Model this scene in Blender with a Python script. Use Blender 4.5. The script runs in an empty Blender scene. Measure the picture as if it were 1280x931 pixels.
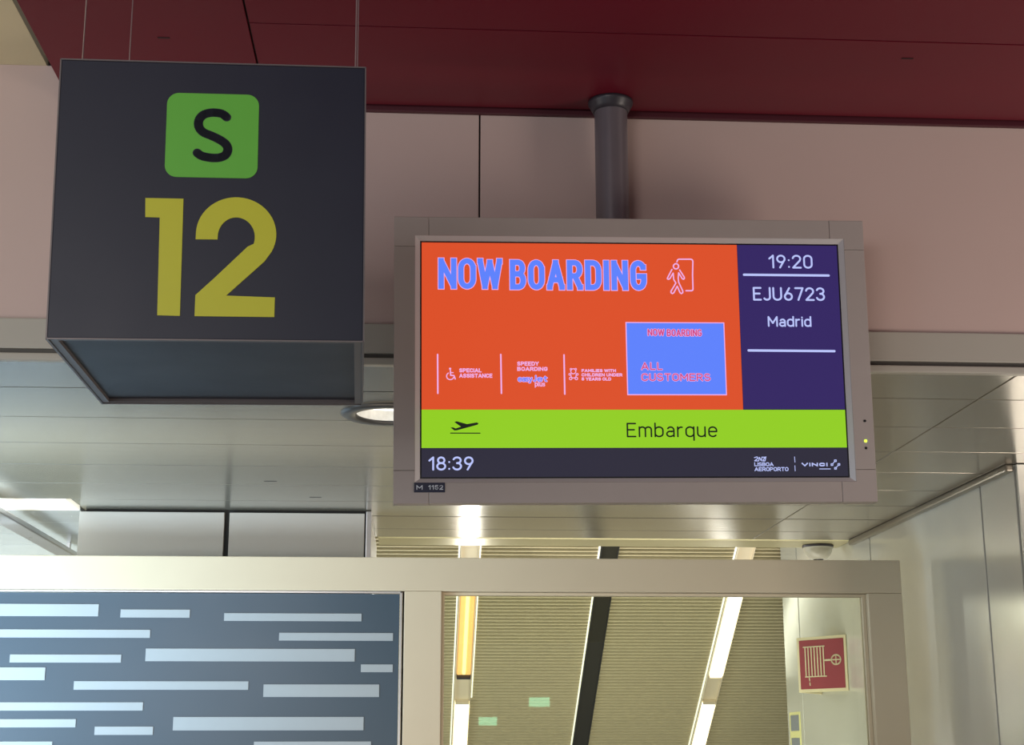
import bpy, bmesh, math, random
from mathutils import Vector, Matrix
random.seed(4)
S = bpy.context.scene
COL = S.collection
# ------------------------------------------------------------------ camera
FPX = 1883.9
YAW, PIT, ROL = map(math.radians, (3.734, 14.077, -0.108))
CAM = Vector((0, 0, 1.6))
fw = Vector((math.sin(YAW)*math.cos(PIT), math.cos(YAW)*math.cos(PIT), math.sin(PIT)))
rt = Vector((math.cos(YAW), -math.sin(YAW), 0)); up = rt.cross(fw)
rt, up = rt*math.cos(ROL)+up*math.sin(ROL), -rt*math.sin(ROL)+up*math.cos(ROL)
cd = bpy.data.cameras.new('camera'); cam = bpy.data.objects.new('camera', cd); COL.objects.link(cam)
cd.sensor_width = 36; cd.lens = 36*FPX/1280; cd.clip_start = .05
m = Matrix((rt, up, -fw)).transposed().to_4x4(); m.translation = CAM; cam.matrix_world = m
S.camera = cam
# ------------------------------------------------------------------ world, exposure
w = bpy.data.worlds.new('world'); S.world = w; w.use_nodes = True
w.node_tree.nodes['Background'].inputs[0].default_value = (.80, .78, .80, 1)
w.node_tree.nodes['Background'].inputs[1].default_value = .17
S.view_settings.view_transform = 'Standard'; S.view_settings.look = 'None'
S.view_settings.gamma = 1; S.view_settings.use_curve_mapping = False
S.view_settings.exposure = 0.0
# ------------------------------------------------------------------ area lights
def area(name, loc, to, sx, sy, power, col):
    l = bpy.data.lights.new(name, 'AREA'); l.shape = 'RECTANGLE'; l.size = sx; l.size_y = sy
    l.energy = power; l.color = col
    o = bpy.data.objects.new(name, l); COL.objects.link(o); o.location = loc
    o.rotation_euler = (Vector(to)-Vector(loc)).to_track_quat('-Z', 'Y').to_euler()
    return o
area('cool_fill_left', (-3.9, -.6, 1.6), (-1.6, 5.7, 2.0), 3.0, 2.2, 45, (.62, .84, 1))  # added cool fill, stands in for the pale blue lens flare at left
area('cool_fill_side', (-2.7, 4.4, .9), (-1.7, 5.7, 2.3), 1.4, 1.2, 62, (.60, .82, 1)).data.spread = math.radians(95)  # added cool fill, brightens the left end of beam and ceiling
area('cool_fill_beyond', (-2.7, 7.2, .7), (-1.9, 6.6, 2.5), 1.4, 1.0, 85, (.80, .94, 1))  # unseen upward fill added to brighten the far left ceiling
area('hall_light_right', (3.3, 2.0, 1.4), (1.5, 3.6, 2.7), .9, 1.0, 42, (1, .87, .76))
area('hall_light_left', (-3.0, 2.3, 1.8), (-1.7, 3.6, 2.9), 1.0, 1.0, 14, (1, .91, .87))
area('hall_far_light', (.30, 7.95, 2.40), (2.0, 5.4, 1.9), .06, .3, 7, (1, .97, .88))
area('hall_far_fill', (1.0, 6.8, .5), (1.0, 8.6, 2.2), 2.0, 1.0, 46, (1, .97, .84))  # low fill added to lift the far hall and sloping ceiling
area('beam_fill', (-.2, 3.9, 1.0), (-.3, 5.7, 2.2), 1.6, .6, 11, (1, .82, .64))  # unseen warm fill placed low to brighten the partition beam
area('front_fill', (-1.9, -2.5, 2.4), (-.4, 2.6, 2.4), 1.8, 1.2, 58, (1, .93, .90))  # frontal fill added behind the camera to brighten sign and wall
# ------------------------------------------------------------------ helpers
def ray(x, y): return rt*((x-640)/FPX) + up*(-(y-465.5)/FPX) + fw
def mat(name, col, rough=.5, metal=0, noise=0, nscale=30, emit=None, es=1, bump=0, stretch=None, spec=.5, coat=0):
    M = bpy.data.materials.new(name); M.use_nodes = True
    nt = M.node_tree; b = nt.nodes['Principled BSDF']
    b.inputs['Base Color'].default_value = (*col, 1); b.inputs['Roughness'].default_value = rough
    b.inputs['Metallic'].default_value = metal; b.inputs['Specular IOR Level'].default_value = spec
    b.inputs['Coat Weight'].default_value = coat
    tc = nt.nodes.new('ShaderNodeTexCoord'); mp = nt.nodes.new('ShaderNodeMapping')
    nt.links.new(tc.outputs['Object'], mp.inputs[0])
    if stretch: mp.inputs['Scale'].default_value = stretch
    n = nt.nodes.new('ShaderNodeTexNoise'); n.inputs['Scale'].default_value = nscale; n.inputs['Detail'].default_value = 4
    nt.links.new(mp.outputs[0], n.inputs['Vector'])
    if noise:
        r = nt.nodes.new('ShaderNodeMapRange'); r.inputs[3].default_value = 1-noise; r.inputs[4].default_value = 1+noise
        nt.links.new(n.outputs['Fac'], r.inputs[0])
        v = nt.nodes.new('ShaderNodeVectorMath'); v.operation = 'SCALE'
        v.inputs[0].default_value = col; nt.links.new(r.outputs[0], v.inputs['Scale'])
        nt.links.new(v.outputs[0], b.inputs['Base Color'])
        r2 = nt.nodes.new('ShaderNodeMapRange'); r2.inputs[3].default_value = max(rough-min(.06, 2*noise), .02); r2.inputs[4].default_value = rough+min(.06, 2*noise)
        nt.links.new(n.outputs['Fac'], r2.inputs[0]); nt.links.new(r2.outputs[0], b.inputs['Roughness'])
    if bump:
        bp = nt.nodes.new('ShaderNodeBump'); bp.inputs['Strength'].default_value = bump; bp.inputs['Distance'].default_value = .002
        nt.links.new(n.outputs['Fac'], bp.inputs['Height']); nt.links.new(bp.outputs[0], b.inputs['Normal'])
    if emit:
        b.inputs['Emission Color'].default_value = (*emit, 1); b.inputs['Emission Strength'].default_value = es
    return M
def lin(r, g, b):
    f = lambda c: (c/255/12.92) if c/255 <= .04045 else ((c/255+.055)/1.055)**2.4
    return (f(r), f(g), f(b))
def screen_mat(name, r, g, b, k=1.0):
    return mat(name, (.01, .01, .01), .35, emit=lin(r, g, b), es=k, spec=.25)
M = {}
M['red'] = mat('red_lacquer', lin(104, 18, 36), .4, spec=.28, noise=.05, nscale=3)
M['red_trim'] = mat('red_edge_trim', lin(74, 22, 34), .5)
M['red_dark'] = mat('dark_red_gap', lin(40, 8, 16), .6)
M['pink'] = mat('pinkish_panel', lin(200, 177, 170), .42, noise=.03, nscale=3)
M['gap'] = mat('dark_gap', (.02, .02, .02), .7)
M['cream'] = mat('cream_ceiling', lin(226, 214, 176), .6, noise=.03, nscale=4)
M['band'] = mat('grey_band', lin(176, 172, 162), .35, noise=.03, nscale=4)
M['plank'] = mat('satin_metal_plank', lin(146, 141, 128), .21, metal=.5, noise=.012, nscale=6, stretch=(.3, 4, 1))
M['plank_white'] = mat('pale_metal_plank', lin(225, 228, 226), .25, metal=.3, noise=.03, nscale=6)
M['edge'] = mat('dark_edge_metal', lin(124, 118, 106), .3, metal=.4)
M['edge_dark'] = mat('grey_shadow_gap', lin(88, 84, 78), .6)
M['lip'] = mat('polished_edge_profile', lin(186, 178, 140), .38, metal=.5)
M['wallr'] = mat('glossy_white_metal', lin(216, 217, 210), .2, metal=.35, noise=.04, nscale=3, bump=.05)
M['clad'] = mat('grey_cladding', lin(190, 186, 178), .4, noise=.03, nscale=5)
M['frame'] = mat('beige_painted_metal', lin(205, 191, 164), .5, noise=.03, nscale=6)
M['alu'] = mat('silver_aluminium', lin(205, 202, 200), .3, metal=.8, noise=.03)
M['case'] = mat('grey_painted_case', lin(168, 158, 154), .45, noise=.03, nscale=20)
M['bezel'] = mat('silver_bezel', lin(205, 200, 200), .35, metal=.2)
M['pole'] = mat('dark_grey_pole', lin(118, 112, 118), .34, metal=.3, noise=.04)
M['pole_dark'] = mat('black_pole_collar', lin(50, 46, 54), .4)
M['black'] = mat('black_plastic', (.008, .008, .01), .3)
M['sign'] = mat('dark_navy_panel', lin(36, 39, 56), .42, noise=.04, nscale=8)
M['sign_edge'] = mat('grey_sign_edge', lin(120, 112, 112), .4, metal=.3)
M['sgreen'] = mat('green_vinyl', lin(112, 200, 70), .45, noise=.02)
M['syellow'] = mat('yellow_vinyl', lin(218, 214, 56), .45, noise=.02)
M['wire'] = mat('steel_wire', lin(190, 175, 175), .3, metal=.7)
M['dglass'] = mat('dark_blue_glass', lin(60, 76, 88), .32, noise=.02, nscale=5)
M['frost'] = mat('frosted_film', lin(158, 166, 170), .55, noise=.03, nscale=30)
M['slat'] = mat('beige_louvre', lin(206, 194, 158), .5, noise=.04)
M['slat_gap'] = mat('louvre_backing', lin(86, 78, 54), .8)
M['housing'] = mat('light_housing', lin(236, 222, 194), .4)
M['chan'] = mat('dark_channel', lin(62, 60, 50), .25, metal=.3)
M['tube'] = mat('white_tube', (.9, .9, .85), .4, emit=(1, .98, .88), es=3)
M['amber'] = mat('amber_diffuser', (.8, .5, .2), .4, emit=lin(232, 176, 98), es=.95)
M['amber_hot'] = mat('amber_tube', (.9, .8, .4), .4, emit=lin(255, 226, 150), es=1.3)
M['slot'] = mat('edge_glint', (.9, .9, .85), .4, emit=lin(246, 244, 224), es=.95)  # lamp reflections on the channel edges, put in as emission
M['cream_lit'] = mat('lit_cream_panel', (.9, .9, .85), .4, emit=lin(245, 240, 220), es=.9)
M['hosered'] = mat('hose_sign_red', lin(152, 52, 60), .4)
M['hosecream'] = mat('hose_sign_cream', lin(226, 214, 176), .5)
M['notice'] = mat('notice_yellow', lin(232, 228, 160), .6)
M['ngrey'] = mat('notice_grey', lin(138, 142, 148), .6)
M['dome'] = mat('dome_housing', lin(178, 174, 158), .35)
M['domelens'] = mat('dome_lens', (.02, .02, .02), .1)
M['down_ring'] = mat('downlight_ring', lin(84, 84, 84), .3, metal=.4)
M['down_refl'] = mat('downlight_reflector', (.92, .92, .88), .4, noise=.15, nscale=60, bump=.9)
M['down_lamp'] = mat('downlight_lamp', (1, 1, 1), .2, emit=(1, .98, .88), es=1.0)
_n = M['down_lamp'].node_tree; _v = _n.nodes.new('ShaderNodeTexVoronoi'); _v.inputs['Scale'].default_value = 60
_m = _n.nodes.new('ShaderNodeMapRange'); _m.inputs[3].default_value = 1.9; _m.inputs[4].default_value = .3; _n.links.new(_n.nodes['Texture Coordinate'].outputs['Object'], _v.inputs['Vector'])
_n.links.new(_v.outputs['Distance'], _m.inputs[0]); _n.links.new(_m.outputs[0], _n.nodes['Principled BSDF'].inputs['Emission Strength'])
M['floor'] = mat('polished_stone_floor', lin(170, 162, 150), .3, noise=.08, nscale=8)
M['led'] = mat('green_led', (.3, .6, .05), .3, emit=(.55, .9, .05), es=2.2)
M['label_bg'] = mat('label_navy', lin(34, 36, 60), .5)
M['label_tx'] = mat('label_text', lin(215, 222, 232), .5)
M['exitg'] = mat('exit_sign_green', (.1, .5, .3), .4, emit=(.35, .95, .6), es=7)
# screen colours
M['s_orange'] = screen_mat('screen_orange', 220, 80, 40)
M['s_purple'] = screen_mat('screen_purple', 50, 36, 98)
M['s_green'] = screen_mat('screen_green', 146, 206, 34)
M['s_dark'] = screen_mat('screen_dark', 44, 42, 58)
M['s_blue'] = screen_mat('screen_blue', 94, 130, 252)
M['s_pink'] = screen_mat('screen_pink', 240, 176, 232)
M['s_lilac'] = screen_mat('screen_lilac', 186, 196, 250)
M['s_ink'] = screen_mat('screen_ink', 24, 30, 22)
M['s_magenta'] = screen_mat('screen_magenta', 206, 70, 130)
# glass
G = bpy.data.materials.new('clear_glass'); G.use_nodes = True; nt = G.node_tree; nt.nodes.clear()
o_ = nt.nodes.new('ShaderNodeOutputMaterial'); mx = nt.nodes.new('ShaderNodeMixShader'); tr = nt.nodes.new('ShaderNodeBsdfTransparent')
gl = nt.nodes.new('ShaderNodeBsdfGlossy'); fr = nt.nodes.new('ShaderNodeFresnel'); gl.inputs['Roughness'].default_value = .01
tr.inputs[0].default_value = (.93, .95, .90, 1); fr.inputs[0].default_value = 1.5
nt.links.new(fr.outputs[0], mx.inputs[0]); nt.links.new(tr.outputs[0], mx.inputs[1]); nt.links.new(gl.outputs[0], mx.inputs[2]); nt.links.new(mx.outputs[0], o_.inputs[0])
M['glass'] = G

def meta(o, label=None, cat=None, group=None, kind=None):
    if label: o['label'] = label
    if cat: o['category'] = cat
    if group: o['group'] = group
    if kind: o['kind'] = kind
    return o
def link(name, me, m, parent=None):
    o = bpy.data.objects.new(name, me); COL.objects.link(o)
    if m and not me.materials: me.materials.append(m)
    if parent: o.parent = parent
    return o
def done(name, bm, m, parent=None, smooth=False):
    me = bpy.data.meshes.new(name); bmesh.ops.recalc_face_normals(bm, faces=bm.faces); bm.to_mesh(me); bm.free()
    if smooth:
        for p in me.polygons: p.use_smooth = True
    return link(name, me, m, parent)
def empty(name, loc=(0, 0, 0)):
    o = bpy.data.objects.new(name, None); COL.objects.link(o); o.location = loc; o.empty_display_size = .05; return o
def bbox(bm, x0, x1, y0, y1, z0, z1, bev=0):
    r = bmesh.ops.create_cube(bm, size=1, matrix=Matrix.Translation(((x0+x1)/2, (y0+y1)/2, (z0+z1)/2)) @ Matrix.Diagonal((abs(x1-x0), abs(y1-y0), abs(z1-z0), 1)))
    if bev:
        vs = r['verts']; es = list({e for v in vs for e in v.link_edges})
        bmesh.ops.bevel(bm, geom=es, offset=bev, segments=2, affect='EDGES', profile=.6)
def box(name, x0, x1, y0, y1, z0, z1, m, parent=None, bev=.0015):
    bm = bmesh.new(); bbox(bm, x0, x1, y0, y1, z0, z1, bev); return done(name, bm, m, parent)
def cyl(bm, p0, p1, r0, r1=None, n=24, caps=True):
    p0, p1 = Vector(p0), Vector(p1); d = p1-p0; r1 = r0 if r1 is None else r1
    mt = Matrix.Translation((p0+p1)/2) @ d.to_track_quat('Z', 'Y').to_matrix().to_4x4()
    bmesh.ops.create_cone(bm, cap_ends=caps, segments=n, radius1=r0, radius2=r1, depth=d.length, matrix=mt)
def lathe(bm, prof, cx, cy, n=40):
    rings = []
    for r, z in prof:
        rings.append([bm.verts.new((cx+r*math.cos(2*math.pi*i/n), cy+r*math.sin(2*math.pi*i/n), z)) for i in range(n)])
    for a, b in zip(rings, rings[1:]):
        for i in range(n):
            bm.faces.new((a[i], a[(i+1) % n], b[(i+1) % n], b[i]))
def smooth_by_angle(o, a=35):
    for p in o.data.polygons: p.use_smooth = True
    bm = bmesh.new(); bm.from_mesh(o.data)
    for e in bm.edges:
        e.smooth = len(e.link_faces) == 2 and e.calc_face_angle(0) < math.radians(a)
    bm.to_mesh(o.data); bm.free()
def frame_at(o, loc, yaw, tilt, roll):
    R = Matrix.Rotation(yaw, 4, 'Z') @ Matrix.Rotation(tilt, 4, 'X') @ Matrix.Rotation(roll, 4, 'Y')
    o.matrix_world = Matrix.Translation(loc) @ R
    return o.matrix_world.copy()
def plane_map(MW, k):
    """photo pixel -> (u,v) on the local plane y=k of a placed object"""
    R = MW.to_3x3(); n = R @ Vector((0, 1, 0)); O = MW @ Vector((0, k, 0)); inv = MW.inverted()
    def f(x, y):
        d = ray(x, y); P = CAM + d*((O-CAM).dot(n)/d.dot(n)); q = inv @ P; return (q.x, q.z)
    return f
# flat shapes in a local x-z plane facing -y, with a small thickness
def poly(bm, pts, y, t=.0006):
    vs = [bm.verts.new((p[0], y, p[1])) for p in pts]
    f = bm.faces.new(vs)
    r = bmesh.ops.extrude_face_region(bm, geom=[f])
    bmesh.ops.translate(bm, verts=[v for v in r['geom'] if isinstance(v, bmesh.types.BMVert)], vec=(0, -t, 0))
def rect(bm, x0, x1, z0, z1, y, t=.0006): poly(bm, [(x0, z0), (x1, z0), (x1, z1), (x0, z1)], y, t)
FLAT = [False]
def ribbon(bm, pts, w_, y, closed=False, n=10, cap=True):
    """stroke of width w_ through pts, mitred, round ends"""
    P = [Vector(p) for p in pts]
    Q = [P[0]]
    for p in P[1:]:
        if (p-Q[-1]).length > 1e-6: Q.append(p)
    P = Q
    if closed and (P[0]-P[-1]).length < 1e-6: P.pop()
    h = w_/2
    segs = list(zip(P, P[1:])) + ([(P[-1], P[0])] if closed else [])
    for a, b in segs:
        d = (b-a).normalized(); nn = Vector((-d.y, d.x))*h
        f = [bm.verts.new((q.x, y, q.y)) for q in (a+nn, b+nn, b-nn, a-nn)]; bm.faces.new(f)
    for i, p in enumerate(P):
        if FLAT[0]:
            end = i in (0, len(P)-1)
            sharp = end or (P[i]-P[i-1]).normalized().dot((P[i+1]-P[i]).normalized()) < .75
            if sharp:
                bm.faces.new([bm.verts.new((p.x+u*h, y, p.y+v*h)) for u, v in ((-1, -1), (1, -1), (1, 1), (-1, 1))]); continue
        if 0 < i < len(P)-1:
            d1 = (P[i]-P[i-1]).normalized(); d2 = (P[i+1]-P[i]).normalized()
            k = 8 if d1.dot(d2) > .8 else 14
        else: k = 14
        bm.faces.new([bm.verts.new((p.x+h*math.cos(2*math.pi*j/k), y, p.y+h*math.sin(2*math.pi*j/k))) for j in range(k)])
def arc(cx, cy, rx, ry, a0, a1, n=10):
    return [(cx+rx*math.cos(math.radians(a0+(a1-a0)*i/n)), cy+ry*math.sin(math.radians(a0+(a1-a0)*i/n))) for i in range(n+1)]
def rrect(x0, x1, y0, y1, r, n=6):
    return arc(x1-r, y1-r, r, r, 0, 90, n)+arc(x0+r, y1-r, r, r, 90, 180, n)+arc(x0+r, y0+r, r, r, 180, 270, n)+arc(x1-r, y0+r, r, r, 270, 360, n)
# stroke font: cap height 1, each glyph (width, strokes)
def bowl(x0, x1, y0, y1, r=.26): # open-left bowl, for B D P R
    return [(x0, y1)]+arc(x1-r, y1-min(r, (y1-y0)/2), r, min(r, (y1-y0)/2), 90, 0, 6)+arc(x1-r, y0+min(r, (y1-y0)/2), r, min(r, (y1-y0)/2), 0, -90, 6)+[(x0, y0)]
OV = lambda w_, y0=0, y1=1: arc(w_/2, y1-w_/2, w_/2, w_/2, 0, 180, 10)+arc(w_/2, y0+w_/2, w_/2, w_/2, 180, 360, 10)+[(w_, y1-w_/2)]
XH = .73
def small(w_=.48): return OV(w_, 0, XH)
GL = {
 'A': (.66, [[(0, 0), (.33, 1), (.66, 0)], [(.12, .3), (.54, .3)]]),
 'B': (.56, [[(0, 0), (0, 1)], bowl(0, .52, .53, 1, .22), bowl(0, .56, 0, .53, .25)]),
 'C': (.56, [arc(.28, .72, .28, .28, 20, 180, 8)+arc(.28, .28, .28, .28, 180, 340, 8)]),
 'D': (.58, [[(0, 0), (0, 1)], bowl(0, .58, 0, 1, .3)]),
 'E': (.5, [[(.5, 1), (0, 1), (0, 0), (.5, 0)], [(0, .52), (.42, .52)]]),
 'F': (.48, [[(.48, 1), (0, 1), (0, 0)], [(0, .5), (.4, .5)]]),
 'G': (.58, [arc(.29, .71, .29, .29, 25, 180, 8)+arc(.29, .29, .29, .29, 180, 350, 8)+[(.58, .46), (.34, .46)]]),
 'H': (.58, [[(0, 0), (0, 1)], [(.58, 0), (.58, 1)], [(0, .52), (.58, .52)]]),
 'I': (.0, [[(0, 0), (0, 1)]]),
 'J': (.4, [[(.4, 1), (.4, .24)]+arc(.18, .22, .22, .22, 0, -150, 8)]),
 'L': (.44, [[(0, 1), (0, 0), (.44, 0)]]),
 'M': (.72, [[(0, 0), (0, 1), (.36, .32), (.72, 1), (.72, 0)]]),
 'N': (.6, [[(0, 0), (0, 1), (.6, 0), (.6, 1)]]),
 'O': (.58, [OV(.58)]),
 'P': (.54, [[(0, 0), (0, 1)], bowl(0, .54, .44, 1, .26)]),
 'R': (.56, [[(0, 0), (0, 1)], bowl(0, .54, .46, 1, .25), [(.28, .46), (.56, 0)]]),
 'S': (.54, [arc(.27, .74, .26, .26, 35, 180, 7)+arc(.27, .74, .26, .24, 180, 265, 5)+arc(.28, .26, .26, .26, 85, 0, 5)+arc(.27, .26, .27, .26, 0, -150, 8)]),
 'T': (.56, [[(0, 1), (.56, 1)], [(.28, 1), (.28, 0)]]),
 'U': (.56, [[(0, 1), (0, .28)]+arc(.28, .28, .28, .28, 180, 360, 10)+[(.56, 1)]]),
 'V': (.62, [[(0, 1), (.31, 0), (.62, 1)]]),
 'W': (.92, [[(0, 1), (.22, 0), (.46, .95), (.70, 0), (.92, 1)]]),
 'Y': (.58, [[(0, 1), (.29, .45), (.58, 1)], [(.29, .45), (.29, 0)]]),
 '0': (.52, [OV(.52)]),
 '1': (.28, [[(0, .74), (.26, 1), (.26, 0)]]),
 '2': (.52, [arc(.26, .74, .26, .26, 170, 0, 9)+[(.49, .6), (0, 0), (.54, 0)]]),
 '3': (.52, [arc(.25, .76, .25, .24, 160, -90, 10)+arc(.25, .27, .27, .27, 90, -160, 11)]),
 '5': (.52, [[(.48, 1), (.06, 1), (.03, .52)]+arc(.26, .32, .26, .3, 120, -155, 11)]),
 '6': (.52, [arc(.26, .28, .26, .28, 0, 360, 16), [(.01, .34), (.34, 1)]]),
 '7': (.52, [[(0, 1), (.54, 1), (.2, 0)]]),
 '8': (.52, [arc(.26, .76, .22, .24, 0, 360, 14), arc(.26, .27, .27, .27, 0, 360, 16)]),
 '9': (.52, [arc(.26, .72, .26, .28, 0, 360, 16), [(.51, .66), (.18, 0)]]),
 ':': (.04, [[(.02, .06), (.021, .06)], [(.02, .62), (.021, .62)]]),
 'a': (.44, [arc(.24, .50, .2, .23, 150, 0, 6)+[(.44, 0)], arc(.2, .2, .2, .2, 60, 300, 10)+[(.44, .1)], [(.28, .4), (.44, .4)]]),
 'b': (.48, [[(0, 1.02), (0, 0)], small()]),
 'd': (.48, [[(.48, 1.02), (.48, 0)], small()]),
 'e': (.48, [[(0, .38), (.48, .38)]+arc(.24, .48, .24, .25, 0, 180, 8)+arc(.24, .25, .24, .25, 180, 320, 8)]),
 'i': (.0, [[(0, 0), (0, XH)], [(0, .96), (0.001, .96)]]),
 'j': (.14, [[(.14, XH), (.14, -.1)]+arc(0, -.1, .14, .14, 0, -80, 5), [(.14, .96), (.141, .96)]]),
 'l': (.1, [[(0, 1.02), (0, .1), (.1, 0)]]),
 'm': (.74, [[(0, 0), (0, XH)], arc(.185, .55, .185, .18, 180, 0, 8)+[(.37, 0)], arc(.555, .55, .185, .18, 180, 0, 8)+[(.74, 0)]]),
 'p': (.48, [[(0, XH), (0, -.28)], small()]),
 'q': (.48, [[(.48, XH), (.48, -.28)], small()]),
 'r': (.28, [[(0, 0), (0, XH)], arc(.22, .45, .22, .27, 180, 75, 6)]),
 's': (.4, [arc(.2, .55, .19, .18, 30, 265, 9)+arc(.2, .19, .2, .19, 85, -150, 10)]),
 't': (.26, [[(.1, 1), (.1, .1), (.26, 0)], [(0, XH), (.28, XH)]]),
 'u': (.46, [[(0, XH), (0, .22)]+arc(.23, .22, .23, .22, 180, 360, 8), [(.46, XH), (.46, 0)]]),
 'y': (.46, [[(0, XH), (.23, 0)], [(.46, XH), (.16, -.28), (.02, -.28)]]),
 'ø': (.52, [OV(.52), [(-.02, -.04), (.58, 1.08)]]),
}
def text_strokes(s, sp=.24, space=.34):
    out = []; x = 0
    for ch in s:
        if ch == ' ': x += space; continue
        w_, st = GL[ch]
        for p in st: out.append([(x+a, b) for a, b in p])
        x += w_+sp
    return out, x-sp
def text(bm, s, x0, x1, z0, z1, wt, y, sp=.24, space=.34, grow=0):
    """outer left/right edges x0,x1; z0 baseline, z1 cap top; wt stroke width"""
    st, W = text_strokes(s, sp, space)
    a, b = x0+wt/2, x1-wt/2; c, d = z0+wt/2, z1-wt/2
    for p in st: ribbon(bm, [(a+q[0]/W*(b-a), c+q[1]*(d-c)) for q in p], wt+grow, y)

# ================================================================== SETTING
H = 2.517          # lower ceiling
ZR = 3.197         # red soffit
XW = 1.978         # right wall plane
# floor
fl = box('floor', -6, 6, -6, 8.3, -.1, 0, M['floor'], bev=0); meta(fl, 'polished beige stone floor of the hall', kind='structure')
# red soffit (panels with real joints)
cr = empty('ceiling', (0, 0, ZR)); meta(cr, 'dark red panelled soffit above the screen', kind='structure')
def child_box(name, x0, x1, y0, y1, z0, z1, m, par, bev=.0015):
    L = par.location
    return box(name, x0-L.x, x1-L.x, y0-L.y, y1-L.y, z0-L.z, z1-L.z, m, par, bev)
child_box('backing', -.885, 4, .2, 3.575, ZR+.012, ZR+.06, M['red_dark'], cr, 0)
g = .0025
xs = [(-.889, -.391), (-.391, 1.9), (1.9, 4)]; ys = [(.2, 1.1), (1.1, 2.125), (2.125, 3.147), (3.147, 3.575)]
for i, (a, b) in enumerate(xs):
    for c, d in ys:
        if i == 0 and c > 3: continue
        if i == 0 and c > 2: d = 3.575
        child_box('panel', a+g, b-g, c+g, d-g, ZR, ZR+.012, M['red'], cr, .001)
for (x, y) in ((-.593, 3.231), (1.156, 3.232)):
    child_box('slot', x-.014, x+.014, y-.003, y+.003, ZR-.0012, ZR+.001, M['red_dark'], cr, 0)
# red lip where the soffit meets the pink wall
tr1 = box('trim_1', -.889, 4, 3.585, 3.599, ZR-.012, ZR+.05, M['red_trim'], bev=.002); meta(tr1, 'thin dark red edge strip between soffit and pink wall', kind='structure')
# cream upper ceiling at far left
cc = box('ceiling', -4, -.95, .2, 3.62, 3.293, 3.34, M['cream'], bev=0); meta(cc, 'cream ceiling patch beyond the red soffit at upper left', kind='structure')
# pink bulkhead wall
wb = empty('wall_back', (0, 3.6, 2.622)); meta(wb, 'pinkish panelled bulkhead wall behind the screen', kind='structure')
child_box('backing', -4, 4, 3.612, 3.66, 2.63, 3.34, M['gap'], wb, 0)
for a, b in ((-4, -3.05), (-3.05, -1.45), (-1.45, .153), (.153, 1.75), (1.75, 4)):
    child_box('panel', a+.0022, b-.0022, 3.6, 3.612, 2.622, 3.293, M['pink'], wb, .0015)
# grey band under it and its channel trims
tb = box('trim_2', -4, 4, 3.588, 3.65, 2.545, 2.6215, M['band'], bev=.003); meta(tb, 'smooth grey band running under the pink wall', kind='structure')
t3 = box('trim_3', -4, 4, 3.594, 3.65, 2.532, 2.5445, M['edge_dark'], bev=0); meta(t3, 'dark shadow gap under the grey band', kind='structure')
t4 = box('trim_4', -4, 4, 3.575, 3.60, 2.513, 2.5315, M['band'], bev=.004); meta(t4, 'narrow grey channel edge at the start of the lower ceiling', kind='structure')
# lower metal plank ceiling
cl = empty('ceiling', (0, 0, H)); meta(cl, 'glossy grey metal plank ceiling behind the bulkhead', kind='structure')
DLX, DLY = -.072, 4.143
for a, b, c, d in ((-4, DLX-.105, 3.6, 5.69), (DLX+.105, 3.2, 3.6, 5.69), (DLX-.105, DLX+.105, 3.6, DLY-.105), (DLX-.105, DLX+.105, DLY+.105, 5.69)):
    child_box('backing', a, b, c, d, H+.016, H+.05, M['gap'], cl, 0)
child_box('backing', -1.29, 3.2, 5.69, 6.67, H+.016, H+.05, M['gap'], cl, 0)
ye = [3.602, 3.877, 4.238, 4.61, 4.973, 5.335, 5.69, 6.05, 6.41, 6.66]
DLX, DLY, DLR = -.072, 4.143, .13
def plank(a, b, c, d, hole=False):
    if not hole:
        child_box('plank', a, b, c, d, H, H+.014, M['plank'], cl, .002); return
    # plank around the round downlight opening: strips either side of the circle
    bm = bmesh.new(); R_ = DLR+.002; n = 24
    bbox(bm, a, DLX-R_, c, d, H-H, .014); bbox(bm, DLX+R_, b, c, d, 0, .014)
    for i in range(n):
        x0 = DLX-R_*math.cos(math.pi*i/n); x1 = DLX-R_*math.cos(math.pi*(i+1)/n)
        for sg_ in (-1, 1):
            h0 = DLY+sg_*R_*math.sin(math.pi*i/n); h1 = DLY+sg_*R_*math.sin(math.pi*(i+1)/n)
            e = d if sg_ > 0 else c
            if sg_ > 0: h0, h1 = max(h0, c), max(h1, c)
            else: h0, h1 = min(h0, d), min(h1, d)
            if (sg_ > 0 and min(h0, h1) >= d) or (sg_ < 0 and max(h0, h1) <= c): continue
            if sg_ > 0: h0, h1 = min(h0, d), min(h1, d)
            else: h0, h1 = max(h0, c), max(h1, c)
            if max(abs(h0-e), abs(h1-e)) < 1e-5: continue
            v = [(x0, h0), (x1, h1), (x1, e), (x0, e)]
            q = []
            for p in v:
                if not q or (Vector(p)-Vector(q[-1])).length > 1e-6: q.append(p)
            if (Vector(q[0])-Vector(q[-1])).length < 1e-6: q.pop()
            if len(q) < 3: continue
            f = bm.faces.new([bm.verts.new((p[0], p[1], 0)) for p in q])
    done('plank', bm, M['plank'], cl)
for c, d in zip(ye, ye[1:]):
    last = c > 5.6
    cols = [(-4, -1.29), (-1.29, 1.513), (1.513, 3.2)] if last else [(-4, -2.2), (-2.2, 1.513), (1.513, 3.2)]
    for k, (a, b) in enumerate(cols):
        if last and k == 0: continue
        bb = min(b, XW-.003) if (k == 2 and c > 4.7) else b
        plank(a+.002, bb-.002, c+(.006 if 6 < c < 6.1 else .0022), d-(.006 if 6 < d < 6.1 else .0022), hole=(k == 1 and c < DLY+DLR and d > DLY-DLR))
for (x, y) in ((-.506, 5.321-.06), (-.37, 5.6)):
    child_box('slot', x-.022, x+.022, y-.003, y+.003, H-.001, H+.001, M['gap'], cl, 0)
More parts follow.
